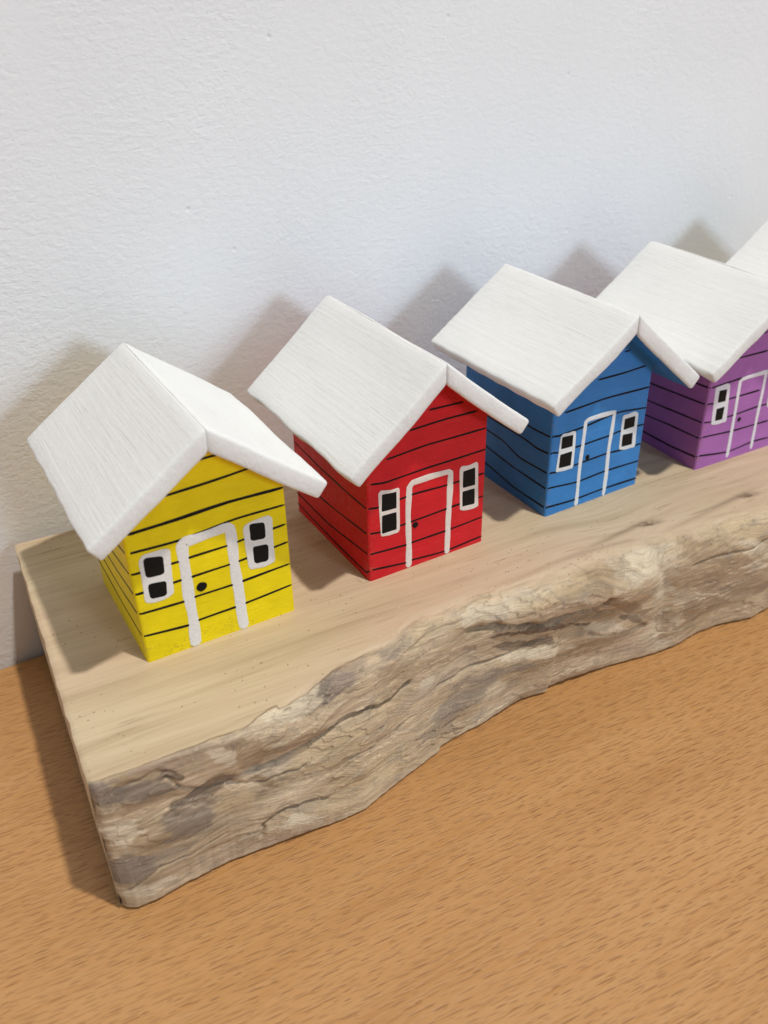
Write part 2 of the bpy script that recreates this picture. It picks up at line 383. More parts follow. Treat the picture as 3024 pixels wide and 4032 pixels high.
def slab(name, ex, ez, rx, rz, y0, y1, t, sgn, mats, parent, seed, swap=False):
    """one roof board: eave (ex,ez) to ridge (rx,rz), top surface coordinates, thickness t"""
    dx, dz = rx-ex, rz-ez; L = math.hypot(dx, dz); ux, uz = dx/L, dz/L
    nx, nz = (-uz, ux) if sgn > 0 else (uz, -ux)      # pointing up and out
    if nz < 0: nx, nz = -nx, -nz
    Yd = y1-y0; r = .8
    na, nb, nc = int(L/1.1), int(Yd/1.1), 5
    bm = bmesh.new(); lay = bm.verts.layers.float_vector.new('slab')
    idx = {}
    tanm = abs(ux/uz)*.0+abs(uz/ux)     # mitre: underside is shorter by t*tan(slope)
    def vert(i, j, k):
        key = (i, j, k)
        if key in idx: return idx[key]
        a = [i/na*L, j/nb*Yd, k/nc*t]
        # finer sampling towards the borders so that the rounding is smooth
        for m, (LL, nn, q) in enumerate(((L, na, i), (Yd, nb, j))):
            edge = {0: 0, 1: .27, 2: .8, nn-2: LL-.8, nn-1: LL-.27, nn: LL}
            if q in edge: a[m] = edge[q]
        a[2] = (0, .27, .8, t-.8, t-.27, t)[k]
        q = [min(max(a[m], r), (L, Yd, t)[m]-r) for m in range(3)]
        d = Vector([a[m]-q[m] for m in range(3)])
        if d.length > r: d = d.normalized()*r
        a = [q[m]+d[m] for m in range(3)]
        s, y, h = a
        s2 = s*(1-(t-h)*tanm/L)+.12*s/L
        # hand-cut wobble
        wx = float(perlin(s*.06+seed*3, y*.05+seed))*.9+float(perlin(s*.25+seed, y*.22))*.16
        wy = float(perlin(s*.09+seed*5, h*.1+seed*2))*.9+float(perlin(s*.4+seed, y*.02))*.25
        if s < 3: s2 += float(perlin(y*.12+seed*7, seed))*.7
        hh = h-t+wx*.45
        edgew = 1 if (y < 3 or y > Yd-3) else 0
        y2 = y+wy*.55*edgew
        v = bm.verts.new((ex+ux*s2+nx*hh, y0+y2, ez+uz*s2+nz*hh))
        v[lay] = (s+seed*40, y, h); idx[key] = v; return v
    def quad(a, b, c, d):
        try: return bm.faces.new((vert(*a), vert(*b), vert(*c), vert(*d)))
        except ValueError: return None
    for i in range(na):
        for j in range(nb):
            quad((i, j, nc), (i+1, j, nc), (i+1, j+1, nc), (i, j+1, nc))
            f = quad((i, j, 0), (i, j+1, 0), (i+1, j+1, 0), (i+1, j, 0))
            if f and j >= 2 and j < nb-2 and i >= 2: f.material_index = 1
    for i in range(na):
        for k in range(nc):
            quad((i, 0, k), (i+1, 0, k), (i+1, 0, k+1), (i, 0, k+1))
            quad((i, nb, k), (i, nb, k+1), (i+1, nb, k+1), (i+1, nb, k))
    for j in range(nb):
        for k in range(nc):
            quad((0, j, k), (0, j, k+1), (0, j+1, k+1), (0, j+1, k))
            quad((na, j, k), (na, j+1, k), (na, j+1, k+1), (na, j, k+1))
    return from_bm(name, bm, mats, parent, angle=70)

M_ROOF = mat_white_roof()
M_BLACK = mat_trim('black_paint', (.006, .0055, .006))
M_PANE = mat_trim('black_pane_paint', (.005, .005, .0055))

def make_house(key, col, trim, label, side_w=.45, line_w=.5, seed=1., dirt=.5, joint=0):
    D = HOUSES[key]
    D['h'] = list(D['h'])
    D['h'][15] += {'yellow': 1.0, 'red': .75, 'blue': .1, 'purple': .6, 'green': .4}[key]
    x0, y0, yaw, W, Dp, hl, hr, xr, zr, xl, zl, xq, zq, yf, yb, t = D['h']
    root = bpy.data.objects.new(key+'_wooden_house', None); root.name = 'wooden_house'
    root.empty_display_size = .01
    C.objects.link(root); root.location = (x0*S, y0*S, 0); root.rotation_euler = (0, 0, yaw)
    tag(root, label, 'toy house', 'painted wooden houses in a row on the driftwood')
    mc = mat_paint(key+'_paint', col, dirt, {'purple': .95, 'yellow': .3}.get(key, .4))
    # underside lines of the two slabs
    def line(ax, az, bx, bz, off):
        d = Vector((bx-ax, bz-az)).normalized(); n = Vector((-d.y, d.x))
        if n.y < 0: n = -n
        return Vector((ax, az))-n*off, d
    lp, ld = line(xl, zl, xr, zr, t-.5); rp, rd = line(xq, zq, xr, zr, t-.5)
    zl_at = lambda x: lp.y+ld.y/ld.x*(x-lp.x)
    zr_at = lambda x: rp.y+rd.y/rd.x*(x-rp.x)
    # apex where both undersides meet
    ax = (rp.y-rd.y/rd.x*rp.x-lp.y+ld.y/ld.x*lp.x)/(ld.y/ld.x-rd.y/rd.x)
    az = zl_at(ax)
    bm = bmesh.new()
    lower = -.25
    prof = [(0, lower), (W, lower), (W, zr_at(W)), (ax, az), (0, zl_at(0))]
    fr = [bm.verts.new((x, 0, z)) for x, z in prof]; bk = [bm.verts.new((x, Dp, z)) for x, z in prof]
    bm.faces.new(fr[::-1]); bm.faces.new(bk)
    for i in range(5): bm.faces.new((fr[i], fr[(i+1) % 5], bk[(i+1) % 5], bk[i]))
    bm.edges.ensure_lookup_table()
    ed = [e for e in bm.edges if abs(e.verts[0].co.x-e.verts[1].co.x) < 1e-4 and abs(e.verts[0].co.y-e.verts[1].co.y) < 1e-4]
    bmesh.ops.bevel(bm, geom=ed, offset=CORNER, segments=5, profile=.5, affect='EDGES')
    # siding lines drawn in black paint round the corner
    def place(s, z, e):
        p = wrap(s, W, e); return (p.x, p.y, z)
    lines = [list(map(tuple, l)) for l in D['lines']]; sides = [list(map(tuple, l)) for l in D['side']]
    used = set()
    for i, l in enumerate(lines):
        l = [(min(max(x, 0.), W-.35), z) for x, z in l]
        if l[0][0] < 1.5:
            best = None
            for j, s in enumerate(sides):
                if abs(s[0][1]-l[0][1]) < 2.0 and j not in used: best = j
            if best is not None:
                used.add(best); s = sides[best]
                zf = l[0][1]; l = [(max(.9, l[0][0]), zf)]+[q for q in l if q[0] > 1.6]
                l = [(-d, z) for d, z in s[::-1] if d > 1.2]+[(-.7, (zf+s[0][1])/2)]+l
            else: l[0] = (.9, l[0][1]); l = [l[0]]+[q for q in l if q[0] > 1.6]
        if len(l) < 2: continue
        pts = smooth_path(l, .8)
        lw = 1.15*line_w*(1.35 if (key == 'yellow' and i == 2) else 1)
        ribbon(bm, pts, lw, place, .015, .05, seed+i*1.37, .22, 1)
    if seed > 0:
        body = from_bm('body', bm, [mc, M_BLACK], root, angle=35)
    # roof
    slab('roof_slope', xl, zl, xr, zr, yf, yb, t, 1, [M_ROOF, mc], root, seed)
    slab('roof_slope', xq, zq, xr, zr, yf, yb, t, -1, [M_ROOF, mc], root, seed+3.3)
    # door
    mt = mat_trim(key+'_trim', trim)
    def flat(x, z, e): return (x, -e, z)
    if D.get('door'):
        bm = bmesh.new()
        dw = {'yellow': 2.55, 'red': 1.7, 'blue': 1.35, 'purple': 1.3}[key]
        ribbon(bm, smooth_path([(x, max(z, .1)) for x, z in D['door']], .55, .12), dw, flat, .03, .07, seed+9, .16)
        door = from_bm('door_frame', bm, [mt], root, angle=60)
        bm = bmesh.new(); kx, kz = D['knob']; kr = {'yellow': 1.22, 'red': .85, 'blue': .8, 'purple': .72}[key]
        nseg = 28; c0 = None; prev = None
        for rr, hh in ((1, .03), (.96, .14), (.8, .2), (.4, .22)):
            ring = [bm.verts.new((kx+kr*rr*math.cos(a)*(1+.05*math.sin(2*a+seed)), -hh, kz+kr*rr*math.sin(a)*(1+.05*math.cos(3*a)))) for a in [2*math.pi*q/nseg for q in range(nseg)]]
            if prev:
                for q in range(nseg): bm.faces.new((prev[q], prev[(q+1) % nseg], ring[(q+1) % nseg], ring[q]))
            prev = ring
        bm.faces.new(prev)
        from_bm('door_knob', bm, [M_PANE], door, angle=60)
    for i, (w, ps) in enumerate(zip(D.get('wins', []), D.get('panes', []))):
        bm = bmesh.new(); rad = 1.7 if key == 'yellow' else 1.2
        plate(bm, w, rad, flat, .03, .06, seed+i*2.1+20, .2)
        win = from_bm('window_frame', bm, [mt], root, angle=60)
        for j, q in enumerate(ps):
            bm = bmesh.new()
            plate(bm, q, .95 if key == 'yellow' else .35, flat, .10, .04, seed+i+j*3.1+40, .14)
            from_bm('window_pane', bm, [M_PANE], win, angle=60)
    return root

make_house('yellow', (.90, .71, .004), (.84, .83, .82),
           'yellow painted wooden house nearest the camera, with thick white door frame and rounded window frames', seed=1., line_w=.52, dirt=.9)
make_house('red', (.66, .013, .022), (.84, .76, .70),
           'red painted wooden house with white snow-like roof between the yellow and the blue house', seed=2.3, line_w=.48, dirt=.35)
make_house('blue', (.043, .235, .60), (.80, .84, .88),
           'blue painted wooden house between the red and the purple house', seed=4.1, line_w=.5, dirt=.3)
make_house('purple', (.43, .155, .47), (.82, .80, .86),
           'purple painted wooden house with white trim, partly cut by the right picture edge', seed=6.2, line_w=.48, dirt=.3)
HOUSES['green'] = dict(h=[143.2, 8.5, .03, 36., 40., 30., 37., 17.8, 56.8, -9.2, 37., 45.5, 36., -7.6, 49.8, 3.6],
                       lines=[[(0, z), (17, z+.2), (35, z)] for z in (3., 9.5, 15.5, 21.5, 27.3, 33.8)], side=[])
make_house('green', (.10, .33, .12), (.84, .83, .82),
           'farthest house behind the purple one, only a corner of its white roof in view', seed=8.4)

# ------------------------------------------------------------------ the driftwood board
RIM = [(-104.7,-29.3),(-100.1,-29.5),(-94.7,-29.6),(-89.3,-29.6),(-82.5,-30.0),(-74.2,-30.3),(-68.0,-28.8),(-64.1,-28.0),(-60.1,-27.2),(-53.6,-24.8),(-48.1,-23.5),(-37.2,-22.3),(-25.4,-18.6),(-9.8,-18.2),(9.1,-20.0),(23.4,-19.4),(36.9,-19.6),(50.4,-20.1),(69.5,-21.3),(85.2,-22.4),(110,-23.5),(150,-21),(200,-24)]
BOT = [(-104.5,-27.8),(-101.5,-29.5),(-97.1,-29.6),(-91.0,-28.7),(-79.8,-27.7),(-71.7,-28.2),(-60.3,-28.9),(-51.8,-29.8),(-45.6,-29.6),(-40,-27.6),(-35.6,-26.2),(-27.3,-24.0),(-21.2,-22.3),(-20.4,-22.1),(-19.9,-20.9),(-12,-19.6),(-5.3,-18.9),(2,-17.3),(7.5,-16.1),(12,-16.4),(15.3,-17.0),(17.1,-16.8),(17.8,-15.6),(26.2,-15.6),(40.0,-17.0),(54.0,-19.1),(62.3,-19.4),(71.5,-17.9),(80.4,-18.2),(91.8,-20.7),(100.2,-19.5),(130,-22),(200,-20)]
RR = [(-105,.8),(-80,1.),(-66,1.8),(-52,3.2),(-35,4.5),(-15,6.5),(20,8.5),(45,7.5),(80,7.),(200,7.)]
T = 40.8; YB = 66.2; XL, XR = -104.9, 196.
nx = 1250
xs = np.concatenate([np.linspace(XL, 115, nx-90), np.linspace(115.5, XR, 90)])
rim = np.interp(xs, *zip(*RIM)); bot = np.interp(xs, *zip(*BOT)); rr = np.interp(xs, *zip(*RR))
def sm(a, n):
    k = np.ones(n)/n; return np.convolve(np.pad(a, (n//2, n-1-n//2), 'edge'), k, 'valid')
rim = sm(rim, 21); bot = sm(bot, 5); rr = sm(rr, 41)
bot = bot+.25*fbm(xs*.35, xs*0+3, 4)
NTOP, NARC, NF = 110, 30, 170
tv = np.linspace(0, 1, NTOP, endpoint=False)
Y = np.zeros((nx, NTOP+NARC+NF)); Z = np.zeros_like(Y); A = np.zeros_like(Y)   # A = distance down from the rim
NYv = np.zeros_like(Y); NZv = np.zeros_like(Y)
# top, back to front, denser near the front
w = 1-(1-tv)**1.6
Y[:, :NTOP] = YB+(rim[:, None]+rr[:, None]-YB)*w[None]; NZv[:, :NTOP] = 1
A[:, :NTOP] = -(Y[:, :NTOP]-rim[:, None]-rr[:, None])
aa = np.linspace(0, np.pi/2, NARC, endpoint=False)
sl = slice(NTOP, NTOP+NARC)
Y[:, sl] = rim[:, None]+rr[:, None]*(1-np.sin(aa)); Z[:, sl] = -rr[:, None]*(1-np.cos(aa))
A[:, sl] = rr[:, None]*aa; NYv[:, sl] = -np.sin(aa); NZv[:, sl] = np.cos(aa)
ff = np.linspace(0, 1, NF); sl = slice(NTOP+NARC, None)
Z[:, sl] = -rr[:, None]+(-T+rr[:, None])*ff; Y[:, sl] = rim[:, None]+(bot-rim)[:, None]*ff**1.3
A[:, sl] = rr[:, None]*np.pi/2+ff*(T-rr[:, None]); NYv[:, sl] = -1
X = np.repeat(xs[:, None], Y.shape[1], 1)
def dist(path):
    d = np.full(X.shape, 1e9); side = np.zeros(X.shape)
    for (x1, z1), (x2, z2) in zip(path, path[1:]):
        L2 = (x2-x1)**2+(z2-z1)**2
        t = np.clip(((X-x1)*(x2-x1)+(Z-z1)*(z2-z1))/L2, 0, 1)
        dx, dz = X-(x1+t*(x2-x1)), Z-(z1+t*(z2-z1)); q = np.hypot(dx, dz)
        m = q < d; d[m] = q[m]; side[m] = dz[m]
    return d, side
G = lambda cx, cz, sx, sz: np.exp(-((X-cx)/sx)**2-((Z-cz)/sz)**2)
onf = np.clip((A+0.)/2.5, 0, 1)*(A > 0)         # 0 on the top plane, 1 on the face
onf_s = onf*onf*(3-2*onf)
footfade = np.clip((Z+T)/4., 0, 1); footfade = footfade*footfade*(3-2*footfade)
warp = fbm(X*.05, Z*.08+4, 3)
# paths wobble by warping the sampling position
disp = np.zeros_like(X); dark = np.zeros_like(X); pale = np.zeros_like(X); knot = np.zeros_like(X)
jx = 1.1*fbm(X*.12, Z*.2+20, 4); jz = 1.1*fbm(X*.12+50, Z*.2, 4)
Xs, Zs = X, Z
X, Z = X+jx, Z+jz
creases = [ # path, width, depth, darkness, lip
 ([(-73.7,-12.6),(-66.4,-13.6),(-59.2,-13.5),(-54.2,-12.8),(-49.6,-12.2),(-42.7,-12.6),(-35.9,-13.9),(-29,-13.4)], .75, 2.4, 1., 1.5),
 ([(-10.5,-7),(-4,-7.4),(1.6,-9.4),(10,-11.6),(17.6,-12.5),(26.4,-11.7),(29.8,-8.7)], 1.0, 2.2, .7, 1.8),
 ([(-71.9,-34.7),(-71.0,-31.6),(-68.6,-29.8),(-65.7,-29.1),(-61.8,-29.8),(-55.3,-31.0)], .55, 1.0, .8, .6),
 ([(-89.8,-5.4),(-87.4,-8.6),(-84.5,-12.0),(-82.2,-13.8),(-77.1,-14.6),(-69.6,-17.8),(-60,-19.5)], .45, .8, .6, .5),
 ([(-98,-3.2),(-92,-2.6),(-88,-5)], .4, .4, .45, .3),
 ([(-102,-33),(-95,-30),(-88,-31),(-80,-29)], .5, .5, .5, .3),
 ([(45,2),(49,-3),(50.8,-9),(53.5,-18),(54.4,-29),(56,-36)], 2.4, 1.3, .25, .2),
 ([(-20,-20),(-8,-19),(4,-20),(14,-18)], .6, .8, .55, .6),
 ([(28,-22),(38,-26),(48,-27)], .5, .7, .45, .5),
 ([(60,-9),(70,-7.5),(82,-9),(94,-8)], .5, .7, .5, .5),
 ([(-48,-23),(-38,-24.5),(-28,-24)], .4, .4, .45, .3),
 ([(-30,-4),(-20,-2),(-12,-3.5)], .4, .4, .3, .3),
]
for path, wd, dp, dk, lip in creases:
    d, side = dist(path)
    g = np.exp(-(d/wd)**2)
    disp -= .75*dp*g
    disp += .55*lip*np.exp(-(d/(wd*4.5))**2)*np.clip(side/wd*.6, -0.35, 1)*.55
    taper = np.clip(.62+1.3*fbm(Xs*.16+wd*50, Zs*.2, 3), .12, 1.)
    dark = np.maximum(dark, taper*(dk*np.exp(-(d/(wd*.5))**2)+dk*.28*np.exp(-(d/(wd*2.2))**2)))
disp += 4.*G(36, -8, 13, 9)+1.5*G(20, -5, 16, 5)-1.6*G(8, -17, 24, 6)+1.2*G(30, -24, 18, 6)
disp += 1.4*G(-62, -33.5, 8, 3.5)+1.4*G(-45, -19, 16, 5)+1.6*G(-60, -7, 12, 4)-.8*G(-85, -16, 12, 6)+.8*G(-94, -26, 9, 8)
disp += 2.4*G(72, -9, 13, 8)+1.*G(-25, -8, 12, 5)
pale += 1.*G(-79, -8, 5, 2.2)+.8*G(30, -3, 10, 4)+.8*G(14, -14.8, 8, 1.6)+.7*G(-48, -19, 8, 3)+.8*G(-64, -33, 5, 2)+.7*G(-18, -9, 10, 2)+.8*G(80, -16, 8, 2)+.6*G(-56, -6, 8, 1.8)
dark += .40*G(-97, -6, 6, 3)+.35*G(-84, -24, 10, 4)+.30*G(-100, -32, 5, 4)+.25*G(-66, -21, 7, 3)+.35*G(-70.9, -20.6, 2, 1.6)*1.2
dark += .30*G(20, -15, 10, 3)*fbm(X*.3, Z*.6, 3).clip(0, 1)*2+.30*G(-10, -16, 12, 4)+.25*G(-52, -.5, 7, 3)
X, Z = Xs, Zs
n1 = fbm(X*.055, A*.12+9, 4); n2 = fbm(X*.22+3, A*.75, 4); n3 = 1-np.abs(perlin(X*.10+.35*n1*4, A*.42+warp*2.5))*2
n4 = 1-np.abs(perlin(X*.3+n1*3, A*1.3+warp*4+60))*2
disp += .75*fbm(X*.035, A*.07+9, 2)+.22*n1+.07*n2+.05*n3**3
dark += .12*np.clip(n2, 0, 1)*np.clip(n1+.3, 0, 1)+np.clip(1-np.abs(perlin(X*.06+9, A*.42+warp*3))*22, 0, 1)*.35*np.clip(perlin(X*.05, A*.1)*3, 0, 1)
# flaking growth layers: little terraces with a pale torn lip
q = fbm(X*.030+5, A*.085+40, 4)*4.2+.22*fbm(X*.25, A*.6, 3)
fl = np.floor(q); fr = q-fl
step = np.clip(fr/.10, 0, 1)
tgate = np.clip(.5+2.2*fbm(X*.03+60, A*.05, 2), 0, 1)
disp += .42*tgate*(fl+step-q*.0)*.8
lipm = np.exp(-((fr-.12)/.055)**2)*tgate
lipd = (np.exp(-((fr-.02)/.05)**2)+np.exp(-((fr-.98)/.05)**2))*tgate
disp *= onf_s*footfade
dark = np.clip(dark, 0, 1)*onf_s
Y += NYv*disp; Z += NZv*disp*.6
# right end of the sheet needs nothing; left end: chipped arris
Xo = X.copy()
endw = np.clip(1-(X-XL)/1.6, 0, 1)
Xo += endw*(.35+.45*fbm(Y*.12+7, Z*.2, 4))
Z -= (endw**2)*.35*(A <= 0)
foot = np.clip(1-(Z+T)/1.3, 0, 1)*(A > 3)
Y += foot**2*1.3
# front-left vertical corner slightly rounded
ec = np.clip(1-(X-XL)/1.8, 0, 1)*(A > 0)
Y += ec**2*.9
# knots of the sanded top
flowY = Y.copy()-0
tx = X; ty = Y
for (kx, ky, sx, sy, am) in ((53.8, -9.3, 9, 2.6, 3.), (89.2, -11.5, 8, 2.4, 2.6)):
    r2 = ((tx-kx)/sx)**2+((ty-ky)/sy)**2
    top = (A <= 3)
    flowY += am*np.sign(ty-ky)*np.exp(-r2)*top
    knot += (np.exp(-(((tx-kx)/3.4)**2+((ty-ky+.15*(tx-kx))/1.1)**2)**1.0)*(.9+fbm(tx*.5, ty*1.2, 3))
             +.6*np.exp(-(((tx-kx+9)/13)**2+((ty-ky-1.2-.12*(tx-kx))/.9)**2)))*top
    Z -= .5*np.exp(-(((tx-kx)/2.2)**2+((ty-ky)/.8)**2))*top
knot = np.clip(knot, 0, 1)
flow = np.stack([X+2.5*warp*onf_s, np.where(A > 0, -A-rim[:, None]*0-2.0*warp*3*onf_s, flowY)+0, 0*X], -1)
# keep the coordinate continuous over the rim
rimy = (rim+rr)[:, None]
flow[..., 1] = np.where(A > 0, rimy-A-2.2*warp*onf_s, flowY)
# around the big knob the fibres bend
kb = np.exp(-((X-38)/15)**2-((Z+8)/10)**2)
flow[..., 1] += kb*((X-30)*.35)
flow[..., 1] += 1.8*np.exp(-((X-52)/6)**2)*np.sin(Z*.3)*onf_s
facev = np.clip((A-.4*rr[:, None]*(rr[:, None] > 2)+1.4*fbm(X*.08, A*.3+2, 4)*np.clip(rr[:, None]/2, 0, 1)*1.2)/np.maximum(.35, rr[:, None]*.22), 0, 1)
# stains of the live edge
STAINS = [
    (-101.7, 3.6, 3.81, 1.46, -0.24, 2.01, 0.85, 'g'),
    (-94.0, 7.0, 5.37, 2.06, -0.2, 2.09, 0.7, 'g'),
    (-103.6, 5.6, 1.64, 0.88, -0.23, 1.23, 0.6, 'g'),
    (-82.4, 14.0, 6.06, -0.8, 0.4, 2.29, 0.75, 'd'),
    (-69.6, 18.9, 2.03, 2.05, -0.33, 1.21, 0.8, 'b'),
    (-89.4, 4.8, 1.74, 1.93, -0.38, 0.83, 0.85, 'd'),
    (-86.7, 20.0, 6.07, -0.75, 0.63, 4.08, 0.65, 'g'),
    (-101.1, 27.5, 5.08, 0.87, 0.01, 3.59, 0.8, 'g'),
    (-93.3, 27.6, 5.26, 0.89, 0.05, 2.12, 0.5, 'g'),
    (-66.5, 31.3, 3.94, 0.84, 0.48, 2.27, 0.5, 'b'),
    (-52.7, 3.1, 6.41, 0.21, 1.1, 3.2, 0.95, 'g'),
    (-45.0, 2.4, 5.39, -0.68, 1.0, 2.71, 0.6, 'u'),
    (-87.5, 1.1, 10.58, 1.12, 0.12, 2.63, 0.65, 'u'),
    (-73.4, 6.4, 3.61, 0.93, 0.6, 4.04, 0.6, 'b'),
    (-62.8, 11.2, 9.27, 2.66, 0.41, 2.02, 0.5, 'b'),
    (-78.6, 5.1, 2.62, 2.35, -0.64, 1.87, 1.0, 'p'),
    (-101.6, 16.1, 4.45, 1.26, -0.21, 3.81, 0.85, 'p'),
    (-61.9, 36.7, 4.58, 1.71, 0.55, 2.9, 0.9, 'p'),
    (-62.0, 1.6, 7.2, 1.33, 0.59, 2.37, 0.85, 'p'),
    (-62.2, 18.1, 7.66, 2.41, 0.49, 2.44, 0.6, 'p'),
    (-98.6, 36.1, 7.21, 1.38, 0.01, 1.57, 0.7, 'p'),
    (-53.9, 20.2, 8.7, 0.62, 1.42, 4.46, 0.55, 't'),
    (-68.7, 41.2, 13.3, 4.91, 0.55, 3.28, 0.35, 'u'),
    (-76.5, 21.1, 4.49, 0.11, 0.56, 3.03, 0.5, 't'),
    (-47.9, 37.8, 7.13, -0.01, 1.37, 4.61, 0.45, 't'),
    (42.1, 7.1, 9.85, -0.09, 1.95, 4.01, 1.0, 'p'),
    (51.3, 16.3, 4.14, 1.33, 1.01, 5.64, 0.85, 'p'),
    (-0.6, 6.8, 12.01, -0.38, 0.8, 2.27, 0.85, 'p'),
    (32.9, 26.2, 6.13, 2.47, 0.33, 2.3, 1.0, 'p'),
    (10.9, 27.1, 10.97, 2.64, 0.37, 1.57, 0.85, 'p'),
    (-23.2, 20.3, 2.57, -0.71, 0.51, 1.24, 0.95, 'p'),
    (84.1, 14.6, 7.87, 3.66, 0.19, 2.52, 0.9, 'p'),
    (85.3, 21.0, 6.3, 1.2, 0.55, 1.27, 1.0, 'p'),
    (-9.7, 32.6, 12.01, 1.39, 0.52, 2.15, 0.5, 'p'),
    (-37.4, 35.0, 6.17, 1.94, 1.31, 4.32, 0.6, 't'),
    (54.9, 33.9, 5.46, -2.4, 3.19, 4.65, 0.55, 'p'),
    (38.0, 19.3, 9.06, 6.39, -0.48, 1.97, 0.8, 'b'),
    (42.8, 27.0, 5.89, 4.23, -0.25, 1.1, 0.7, 'd'),
    (11.8, 19.0, 13.51, 3.52, 0.24, 1.12, 0.95, 'd'),
    (22.4, 18.5, 11.23, 2.44, 0.62, 2.3, 0.6, 'b'),
    (6.6, 22.7, 10.83, 3.48, 0.17, 1.11, 0.75, 'd'),
    (-32.7, 2.8, 7.39, 1.49, 0.85, 2.38, 0.55, 'g'),
    (-12.8, 31.7, 8.89, -1.12, 0.98, 2.72, 0.6, 'g'),
    (-0.7, 28.8, 12.58, 2.26, 0.31, 1.35, 0.6, 'g'),
    (57.8, 3.4, 3.17, 1.42, 0.1, 4.99, 0.5, 'b'),
    (63.7, 30.4, 2.21, 1.11, 0.11, 3.56, 0.6, 'b'),
    (32.6, -0.1, 11.02, -1.21, 0.36, 0.9, 0.7, 'b'),
    (23.7, 8.4, 12.71, -1.36, 1.02, 2.03, 0.5, 'b'),
    (-19.4, 35.1, 7.62, -0.35, 0.65, 2.15, 0.5, 'g'),
    (76.4, 27.2, 17.31, 3.13, 2.27, 5.85, 0.35, 'u'),
    (68.2, 11.2, 10.12, 1.36, 0.97, 2.52, 0.5, 'b'),
    (13.2, 8.2, 8.91, -0.36, 0.78, 1.82, 0.4, 't'),
    (-21.3, 3.6, 5.33, -1.55, 1.06, 2.44, 0.5, 't'),
    (-7.6, 11.9, 8.3, -0.26, 0.58, 1.77, 0.45, 't'),
    (-27.0, 22.0, 10.37, 0.46, 0.42, 1.42, 0.5, 'u'),
    (-3.1, 41.9, 10.45, -2.02, 1.02, 2.47, 0.5, 'p'),
    (47.7, 39.7, 10.81, 1.12, 0.87, 2.23, 0.45, 'u'),
    (30.9, 30.8, 8.99, 1.81, 0.58, 1.86, 0.4, 'b'),
    (66.9, -0.3, 10.02, 0.51, 0.39, 1.69, 0.6, 'p'),
    (77.8, 6.3, 6.09, 2.64, 0.14, 2.24, 0.5, 't')]

TONE = dict(g=(.245, .198, .160), d=(.18, .13, .09), b=(.34, .235, .14), p=(.70, .595, .44), t=(.585, .45, .27), u=(.41, .31, .24))
bx = X+2.2*fbm(X*.10+70, A*.16, 4); ba = A+1.3*fbm(X*.12, A*.22+90, 4)
stain = np.zeros(X.shape+(3,)); nb = fbm(X*.035+2, A*.11, 5)[..., None]
stain[:] = np.array((.56, .435, .29))
stain += np.clip(nb, 0, 1)*np.array((.15, .14, .12))-np.clip(-nb, 0, 1)*np.array((.26, .235, .19))*1.1
erode = fbm(X*.16+33, A*.5, 5)
for cx_, ca_, ux_, ua_, vx_, va_, am, ty in STAINS:
    det = ux_*va_-ua_*vx_
    px_ = ((bx-cx_)*va_-(ba-ca_)*vx_)/det; py_ = (-(bx-cx_)*ua_+(ba-ca_)*ux_)/det
    gg = np.exp(-(px_**2+py_**2)*.75)
    mk = np.clip((gg+erode*.42*(gg > .04)-.28)/.22, 0, 1); mk = (mk*mk*(3-2*mk)*np.minimum(am*1.1, 1.)*.95)[..., None]
    stain = stain*(1-mk)+np.array(TONE[ty])*mk
rag = np.clip(.5+1.5*fbm(X*.3+9, A*.7, 3), 0, 1)
stain = stain*(1-(lipd*.34*rag)[..., None])
stain = stain+(np.array((.66, .53, .36))-stain)*(lipm*.55*rag)[..., None]
stain = np.clip(stain, .03, .9)
nrow = Y.shape[1]
V = np.stack([Xo, Y, Z], -1).reshape(-1, 3)
base_n = len(V)
# bottom and back rows
back = np.stack([Xo[:, 0]*1., np.full(nx, YB)+.2*fbm(xs*.1, xs*0, 3), np.full(nx, -T)], -1)
front_low = np.stack([Xo[:, -1], Y[:, -1]+1.2, np.full(nx, -T)], -1)
V = np.concatenate([V, back, front_low])
I = np.arange(nx*nrow).reshape(nx, nrow)
f = np.stack([I[:-1, :-1], I[1:, :-1], I[1:, 1:], I[:-1, 1:]], -1).reshape(-1, 4)
bi = base_n+np.arange(nx); fi = base_n+nx+np.arange(nx)
f = np.concatenate([f,
    np.stack([bi[:-1], bi[1:], I[1:, 0], I[:-1, 0]], -1),
    np.stack([fi[:-1], fi[1:], bi[1:], bi[:-1]], -1),
    np.stack([I[:-1, -1], I[1:, -1], fi[1:], fi[:-1]], -1)])
f = f[:, ::-1]
# left end: a grid filled between the section outline and itself (end grain)
faces = f.tolist()
ext_v = []; ext_attr = []
def endcap(i0, sgn):
    """fan the end face: for every outline point a column going down to the base line"""
    n = nrow; NV = 24
    off = base_n+2*nx+len(ext_v)
    top = V[I[i0]]
    for q in range(n):
        yq = top[q, 1]; zq = top[q, 2]
        for k in range(1, NV):
            tt = k/NV; z = zq+(-T-zq)*tt
            yy = yq+(max(-27.6, yq)-yq)*tt
            x = top[q, 0]*(1-0)+sgn*(-.25*math.sin(min(1, tt*6)*math.pi/2)*.4)+sgn*.0
            x += .25*float(perlin(yy*.12, z*.2+3))
            ext_v.append((x, yy, z))
    def vid(q, k):
        return int(I[i0, q]) if k == 0 else off+q*(NV-1)+k-1
    for q in range(NTOP+4):
        for k in range(NV-1):
            a = [vid(q, k), vid(q+1, k), vid(q+1, k+1), vid(q, k+1)]
            faces.append(a if sgn > 0 else a[::-1])
endcap(0, 1)
nv_before = base_n+2*nx
ext = np.array(ext_v)
faces.append([int(v) for v in list(I[-1])+[int(fi[-1]), int(bi[-1])]])
